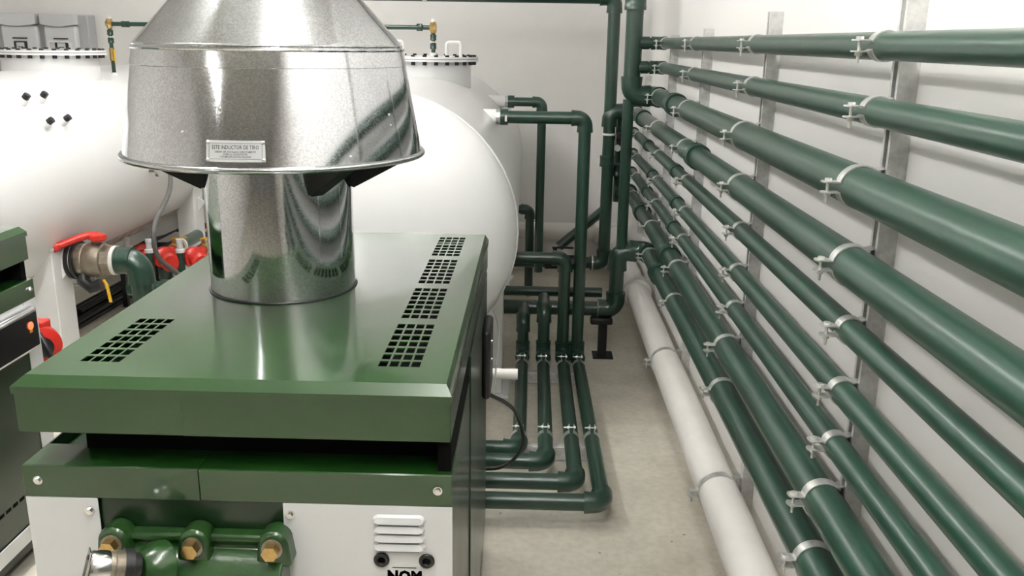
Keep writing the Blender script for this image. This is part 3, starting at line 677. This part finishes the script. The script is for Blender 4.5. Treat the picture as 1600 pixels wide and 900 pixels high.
mb = MB().extrude([(-0.011, -0.038), (0.011, -0.038), (0.011, 0.034), (-0.011, 0.034)], e, sd, u2, d*0.002); br = part(mb, 'bracket', 'chrome', fx)
for k in (-0.022, 0.02): part(MB().cyl(e + u2*k + d*0.002, e + u2*k + d*0.0035, 0.0045, 12), 'bracket_hole', 'ink', br)
# hanging cable beside the boiler
cp = [(-0.125, 2.72, 0.68), (-0.075, 2.80, 0.62), (-0.040, 2.86, 0.56), (-0.018, 2.9, 0.48), (-0.014, 2.9, 0.42), (-0.045, 2.9, 0.36), (-0.10, 2.9, 0.325), (-0.17, 2.92, 0.31)]
def smooth(pts, n=6):
    P = [Vector(p) for p in pts]; out = []
    for i in range(len(P)-1):
        p0, p1, p2, p3 = P[max(0,i-1)], P[i], P[i+1], P[min(len(P)-1,i+2)]
        for k in range(n):
            t_ = k/n; out.append(0.5*((2*p1) + (p2-p0)*t_ + (2*p0-5*p1+4*p2-p3)*t_*t_ + (3*p1-p0-3*p2+p3)*t_**3))
    return out + [P[-1]]
solo(MB().sweep(smooth(cp), 0.0068, 10), 'power_cable', 'black', 'black cable looping beside the near boiler over the floor pipes', 'cable', cp[-1])
solo(MB().sweep(smooth([(-0.115, 2.70, 0.98), (-0.098, 2.74, 0.90), (-0.105, 2.74, 0.78), (-0.112, 2.73, 0.68)]), 0.0025, 8), 'thin_wire', 'grey', 'thin grey wire hanging on the boiler side box', 'wire', (-0.112, 2.73, 0.68))
solo(MB().cyl((-0.24, 3.16, 0.585), (-0.040, 3.16, 0.585), 0.021, 24), 'outlet_stub', 'pvc', 'short white pipe stub behind the near boiler, above the cable', 'pipe', (-0.24, 3.16, 0.585))

# ------------------------------------------------------------------ draft hood
HX, HY = -0.65, 2.26
hood = thing('draft_hood', 'galvanised draft hood with cone and flared skirt on the near boiler', 'draft hood', (HX, HY, 1.171))
def sk(z): return 0.366 + (0.321 - 0.366) * (z - 1.522) / (1.774 - 1.522)
part(MB().lathe([(0.185, 0), (0.185, 0.45)], (HX, HY, 1.171), (0,0,1), 96, False), 'lower_flue', 'galv', hood)
part(MB().torus((HX, HY, 1.1715), (0,0,1), 0.187, 0.0035, 96, 6), 'flue_gasket', 'black', hood)
part(MB().lathe([(sk(1.522), 1.522), (sk(1.735), 1.735), (sk(1.735)+0.0012, 1.736), (sk(1.774)+0.0012, 1.772), (sk(1.774)-0.002, 1.772), (sk(1.522)-0.003, 1.522)], (HX, HY, 0), (0,0,1), 128, False), 'skirt', 'galv', hood)
part(MB().torus((HX, HY, 1.522), (0,0,1), 0.3675, 0.0075, 128, 10), 'rim_bead', 'galv', hood)
mb = MB().torus((HX, HY, 1.7745), (0,0,1), 0.3225, 0.004, 128, 8); mb.torus((HX, HY, 1.783), (0,0,1), 0.318, 0.003, 128, 8); part(mb, 'shoulder_seam', 'galv', hood)
part(MB().lathe([(0.320, 1.776), (0.315, 1.790), (0.186, 1.935), (0.183, 1.945)], (HX, HY, 0), (0,0,1), 128, False), 'cone', 'galv', hood)
part(MB().lathe([(0.183, 1.94), (0.183, CEIL)], (HX, HY, 0), (0,0,1), 96, False), 'upper_flue', 'galv', hood)
part(MB().lathe([(0.186, 1.60), (0.30, 1.68), (0.318, 1.77)], (HX, HY, 0), (0,0,1), 64, False), 'inner_cone', 'galv', hood)
for a in (195, 313, 5, 105):
    d = Vector((math.cos(R(a)), math.sin(R(a)), 0)); n_ = Vector((-d.y, d.x, 0))
    pl = [(0.184, 1.435), (0.192, 1.432), (0.35, 1.515), (0.35, 1.545), (0.184, 1.60)]
    fin = MB()
    fin.extrude(pl, Vector((HX, HY, 0)) - n_*0.016, d, (0,0,1), n_*0.002)
    fin.extrude(pl, Vector((HX, HY, 0)) + n_*0.014, d, (0,0,1), n_*0.002)
    fin.extrude([(0.192, 1.432), (0.35, 1.515), (0.35, 1.517), (0.192, 1.434)], Vector((HX, HY, 0)) - n_*0.016, d, (0,0,1), n_*0.032)
    part(fin, 'bracket', 'bsteel', hood)  # shade under the skirt is put into the bracket colour as black steel
def wrap(u, v, off=0.0, phi=-88.1, z0=1.5635):
    z = z0 + v; r_ = sk(z) + off; a = R(phi) + u / 0.36
    return (HX + r_*math.cos(a), HY + r_*math.sin(a), z)
def wplate(u0, u1, v0, v1, o0, o1, n=12):
    mb = MB(); vs = []
    for k in range(n+1):
        u = u0 + (u1-u0)*k/n; vs += [wrap(u, v0, o0), wrap(u, v1, o0), wrap(u, v1, o1), wrap(u, v0, o1)]
    fs = []
    for k in range(n):
        for q in range(4): fs.append((4*k+q, 4*k+(q+1) % 4, 4*k+4+(q+1) % 4, 4*k+4+q))
    fs += [(0,1,2,3), (4*n, 4*n+3, 4*n+2, 4*n+1)]
    return mb.add(vs, fs)
pw, ph = 0.0635, 0.0225
lp = part(wplate(-pw, pw, -ph, ph, 0.0, 0.0018), 'label_plate', 'plate', hood, label='riveted metal warning plate')
for a in ((-pw+0.007, pw-0.007, ph-0.0065, ph-0.0058), (-pw+0.007, pw-0.007, -ph+0.0058, -ph+0.0065), (-pw+0.0062, -pw+0.007, -ph+0.006, ph-0.006), (pw-0.007, pw-0.0062, -ph+0.006, ph-0.006)):
    part(wplate(*a, 0.0018, 0.0021), 'border_line', 'ink', lp)
for u in (-1, 1):
    for v in (-1, 1):
        c = Vector(wrap(u*(pw-0.004), v*(ph-0.004), 0.002)); ax = (c - Vector((HX, HY, c.z))).normalized()
        part(MB().lathe([(0.0042, -0.001), (0.0042, 0.001), (0.003, 0.0025), (0.001, 0.003)], c, ax, 14), 'rivet', 'zinc', lp)
for body, size, v, sx in (('ESTE INDUCTOR DE TIRO', 0.0118, 0.0045, 0.70), ('DEBERA SER INSTALADO DIRECTAMENTE', 0.0056, -0.0030, 0.80), ('SOBRE EL CALENTADOR', 0.0056, -0.0082, 0.80), ('Y SIN MODIFICACION ALGUNA', 0.0056, -0.0134, 0.80)):
    vs2, fs2 = text_mesh(body, size, sx=sx)
    part(MB().add([wrap(a, v + b, 0.0022) for a, b in vs2], fs2), 'lettering', 'ink', lp)
for dx, dz in ((62, 1.63), (62, 1.605), (-20, 1.60), (40, 1.545)):
    a = R(-88 + dx); c = Vector((HX + sk(dz)*math.cos(a), HY + sk(dz)*math.sin(a), dz))
    part(MB().lathe([(0.0035, -0.001), (0.0032, 0.0012), (0.001, 0.002)], c, (math.cos(a), math.sin(a), 0), 12), 'rivet', 'zinc', hood)

# ------------------------------------------------------------------ valve and bend at the left tank
vy, vz = 4.27, 0.725
t = thing('gate_valve', 'bronze valve with red lever on the nozzle of the left tank', 'valve', (-2.2, vy, vz))
part(MB().cyl((-2.42, vy, vz), (-2.262, vy, vz), 0.075, 32), 'nozzle', 'tank', t)
mb = MB().cyl((-2.262, vy, vz), (-2.245, vy, vz), 0.098, 32); mb.cyl((-2.238, vy, vz), (-2.222, vy, vz), 0.095, 32); part(mb, 'flange', 'black', t)
part(MB().cyl((-2.245, vy, vz), (-2.238, vy, vz), 0.086, 32), 'gasket', 'pvc', t)
part(MB().lathe([(0.080, 0), (0.082, 0.03), (0.078, 0.035), (0.088, 0.05), (0.092, 0.09), (0.086, 0.12), (0.078, 0.125)], (-2.222, vy, vz), (1,0,0), 32), 'body', 'bronze', t)
part(MB().cyl((-2.097, vy, vz), (-2.055, vy, vz), 0.076, 8), 'hex_nut', 'bronze', t)
part(MB().sweep([(-2.20, vy-0.02, vz-0.05), (-2.19, vy-0.06, vz-0.10), (-2.15, vy-0.07, vz-0.125), (-2.10, vy-0.06, vz-0.11)], 0.03, 14), 'lower_port', 'black', t)
lv = part(MB().cyl((-2.135, vy, vz+0.088), (-2.135, vy, vz+0.125), 0.024, 16), 'stem', 'bronze', t)
part(MB().lathe([(0.03, 0), (0.042, 0.01), (0.04, 0.03), (0.02, 0.04)], (-2.12, vy-0.01, vz+0.10), (0,0,1), 24), 'lever_hub', 'red', t)
part(MB().sweep(smooth([(-2.12, vy-0.01, vz+0.130), (-2.17, vy-0.03, vz+0.128), (-2.235, vy-0.08, vz+0.105), (-2.27, vy-0.11, vz+0.092)]), [0.018]*19, 14), 'lever', 'red', t)
part(MB().lathe([(0.01, -0.02), (0.026, -0.012), (0.026, 0.012), (0.01, 0.02)], (-2.278, vy-0.115, vz+0.09), (-0.6,-0.6,-0.2), 16), 'lever_knob', 'red', t)
part(MB().sweep([(-2.09, vy-0.06, vz-0.085), (-2.075, vy-0.06, vz-0.11), (-2.065, vy-0.06, vz-0.2)], 0.008, 8), 'yellow_lever', 'yellow', t)
t.location = (-2.357, 4.52, 0.652); t.scale = (1.07, 1.06, 1.06)
vy, vz = 4.52, 0.652
t = pipe_run('bend_pipe', 'thick green bend turning down from the bronze valve', [(-2.216, vy, vz), (-2.065, vy, vz), (-2.065, vy, 0.0)], 0.054)
part(MB().cyl((-2.201, vy, vz), (-2.182, vy, vz), 0.078, 32), 'white_collar', 'pvc', t)
part(coupling(MB(), (-2.14, vy, vz), (1,0,0), 0.058, 1.4), 'socket', 'fit', t)

# grey hose
hp = [(-2.37, 5.74, 0.955), (-2.33, 5.66, 0.93), (-2.27, 5.468, 0.859), (-2.22, 5.22, 0.80), (-2.2, 5.058, 0.739), (-2.2, 5.025, 0.631), (-2.2, 5.083, 0.521), (-2.16, 5.22, 0.40), (-2.12, 5.28, 0.33)]
solo(MB().sweep(smooth(hp), 0.0145, 14), 'drain_hose', 'hose', 'grey rubber hose hanging off the side of the left tank', 'hose', hp[-1])

# pump assemblies under the left tank
def pump(x, y, z, label, valve=True):
    t = thing('circulation_pump', label, 'pump', (x, y, z-0.14), 'red pumps beneath the left tank')
    part(MB().lathe([(0.03, -0.075), (0.052, -0.07), (0.056, -0.02), (0.05, 0.0), (0.058, 0.005), (0.06, 0.03), (0.045, 0.045)], (x+0.03, y-0.075, z), (0.62, -0.78, 0.05), 28), 'motor', 'red', t)
    part(MB().lathe([(0.05, -0.035), (0.07, -0.02), (0.07, 0.02), (0.05, 0.035)], (x-0.045, y+0.03, z), (0.62, -0.78, 0.05), 28), 'volute', 'red', t)
    part(MB().cyl((x-0.045, y+0.03, 0.0), (x-0.045, y+0.03, z-0.05), 0.036, 20), 'riser', 'ppr', t)
    part(coupling(MB(), (x-0.045, y+0.03, z-0.10), (0,0,1), 0.036), 'coupling', 'fit', t)
    part(MB().cyl((x-0.045, y+0.03, z), (x-0.045, y+0.16, z+0.015), 0.034, 20), 'flange_neck', 'red', t)
    if valve:
        part(MB().cyl((x-0.045, y+0.16, z+0.015), (x-0.045, y+0.28, z+0.02), 0.042, 8), 'brass_valve', 'brass', t)
        part(MB().cyl((x-0.045, y+0.20, z+0.05), (x-0.045, y+0.20, z+0.085), 0.012, 10), 'stem', 'brass', t)
        mb = MB(); mb.extrude([(-0.012,-0.014),(0.10,-0.012),(0.10,0.012),(-0.012,0.014)], (x-0.045, y+0.20, z+0.085), (0.95,-0.3,0.18), (0.3,0.95,0), (0,0,0.008)); part(mb, 'lever', 'yellow', t)
        part(MB().cyl((x-0.045, y+0.28, z+0.02), (x-0.045, y+0.30, z+0.02), 0.054, 24), 'white_ring', 'pvc', t)
        part(MB().cyl((x-0.045, y+0.30, z+0.02), (x-0.045, y+0.62, z+0.02), 0.042, 24), 'pipe', 'ppr', t)
    part(MB().cyl((x-0.09, y-0.08, z-0.12), (x-0.09, y-0.08, z+0.06), 0.024, 16), 'tee_pipe', 'ppr', t)
    part(MB().lathe([(0.03, 0), (0.03, 0.02), (0.018, 0.025), (0.018, 0.06), (0.022, 0.065), (0.022, 0.085)], (x-0.09, y-0.08, z+0.06), (0,0,1), 16), 'thermometer', 'lgrey', t)
pump(-2.53, 5.66, 0.40, 'red circulation pump nearest the thick green bend', False)
pump(-2.318, 5.50, 0.42, 'red circulation pump in the middle, with brass valve and yellow lever')
pump(-2.13, 5.52, 0.42, 'red circulation pump next to the rear tank leg, with yellow lever')
pipe_run('pump_pipe', 'green pipe bend in front of the red pumps', [(-2.42, 5.12, 0.33), (-2.12, 5.12, 0.33), (-2.12, 4.75, 0.33)], 0.045)
# low black stand behind
t = thing('pipe_rack', 'low black steel rack on the floor beneath the left tank', 'rack', (-2.8, 6.2, 0))
for x in (-2.79, -2.60): part(MB().box(x-0.018, x+0.018, 5.75, 6.92, 0.33, 0.365), 'rail', 'bsteel', t)
for y in (5.8, 6.35, 6.88):
    part(MB().box(-2.82, -2.60, y-0.015, y+0.015, 0.30, 0.33), 'cross_bar', 'bsteel', t)
    for x in (-2.77, -2.60): part(MB().box(x-0.016, x+0.016, y-0.016, y+0.016, 0.0, 0.30), 'leg', 'bsteel', t)
# bundle of black pipes on the floor
for k in range(11):
    jx = (k % 4)*0.036; jz = 0.018 + (k//4)*0.033
    a = V(-2.96 + jx, 5.30 + random.uniform(-0.1, 0.1), jz); b = V(-2.93 + jx, 6.35 + random.uniform(-0.15, 0.1), jz)
    solo(MB().cyl(a, b, 0.016, 12), 'plastic_pipe', 'black', 'thin black pipe in the bundle lying on the floor under the left tank', 'pipe', a, 'bundle of thin black pipes')
# red blower beside the left boiler
t = thing('burner_blower', 'red round blower with black cable between the left boiler and tank leg', 'blower', (-2.0, 3.42, 0.50))
part(MB().lathe([(0.05, 0), (0.075, 0.01), (0.075, 0.06), (0.05, 0.07)], (-2.0, 3.40, 0.585), (0.6, -0.8, 0), 28), 'housing', 'red', t)
part(MB().box(-2.03, -1.96, 3.36, 3.43, 0.63, 0.68), 'outlet', 'red', t, 0.006)
part(MB().lathe([(0.02, 0.07), (0.04, 0.072), (0.04, 0.09), (0.01, 0.095)], (-2.0, 3.40, 0.585), (0.6, -0.8, 0), 20), 'motor_cap', 'black', t)
part(MB().sweep(smooth([(-2.02, 3.40, 0.66), (-1.98, 3.35, 0.655), (-1.935, 3.32, 0.61), (-1.90, 3.31, 0.52), (-1.88, 3.31, 0.40)]), 0.0105, 10), 'cable', 'black', t)
pipe_run('boiler_outlet', 'white pipe passing low behind the left boiler', [(-2.10, 3.30, 0.50), (-1.80, 3.30, 0.50), (-1.80, 3.30, 0.0)], 0.027, 'pvc', 'pvc')
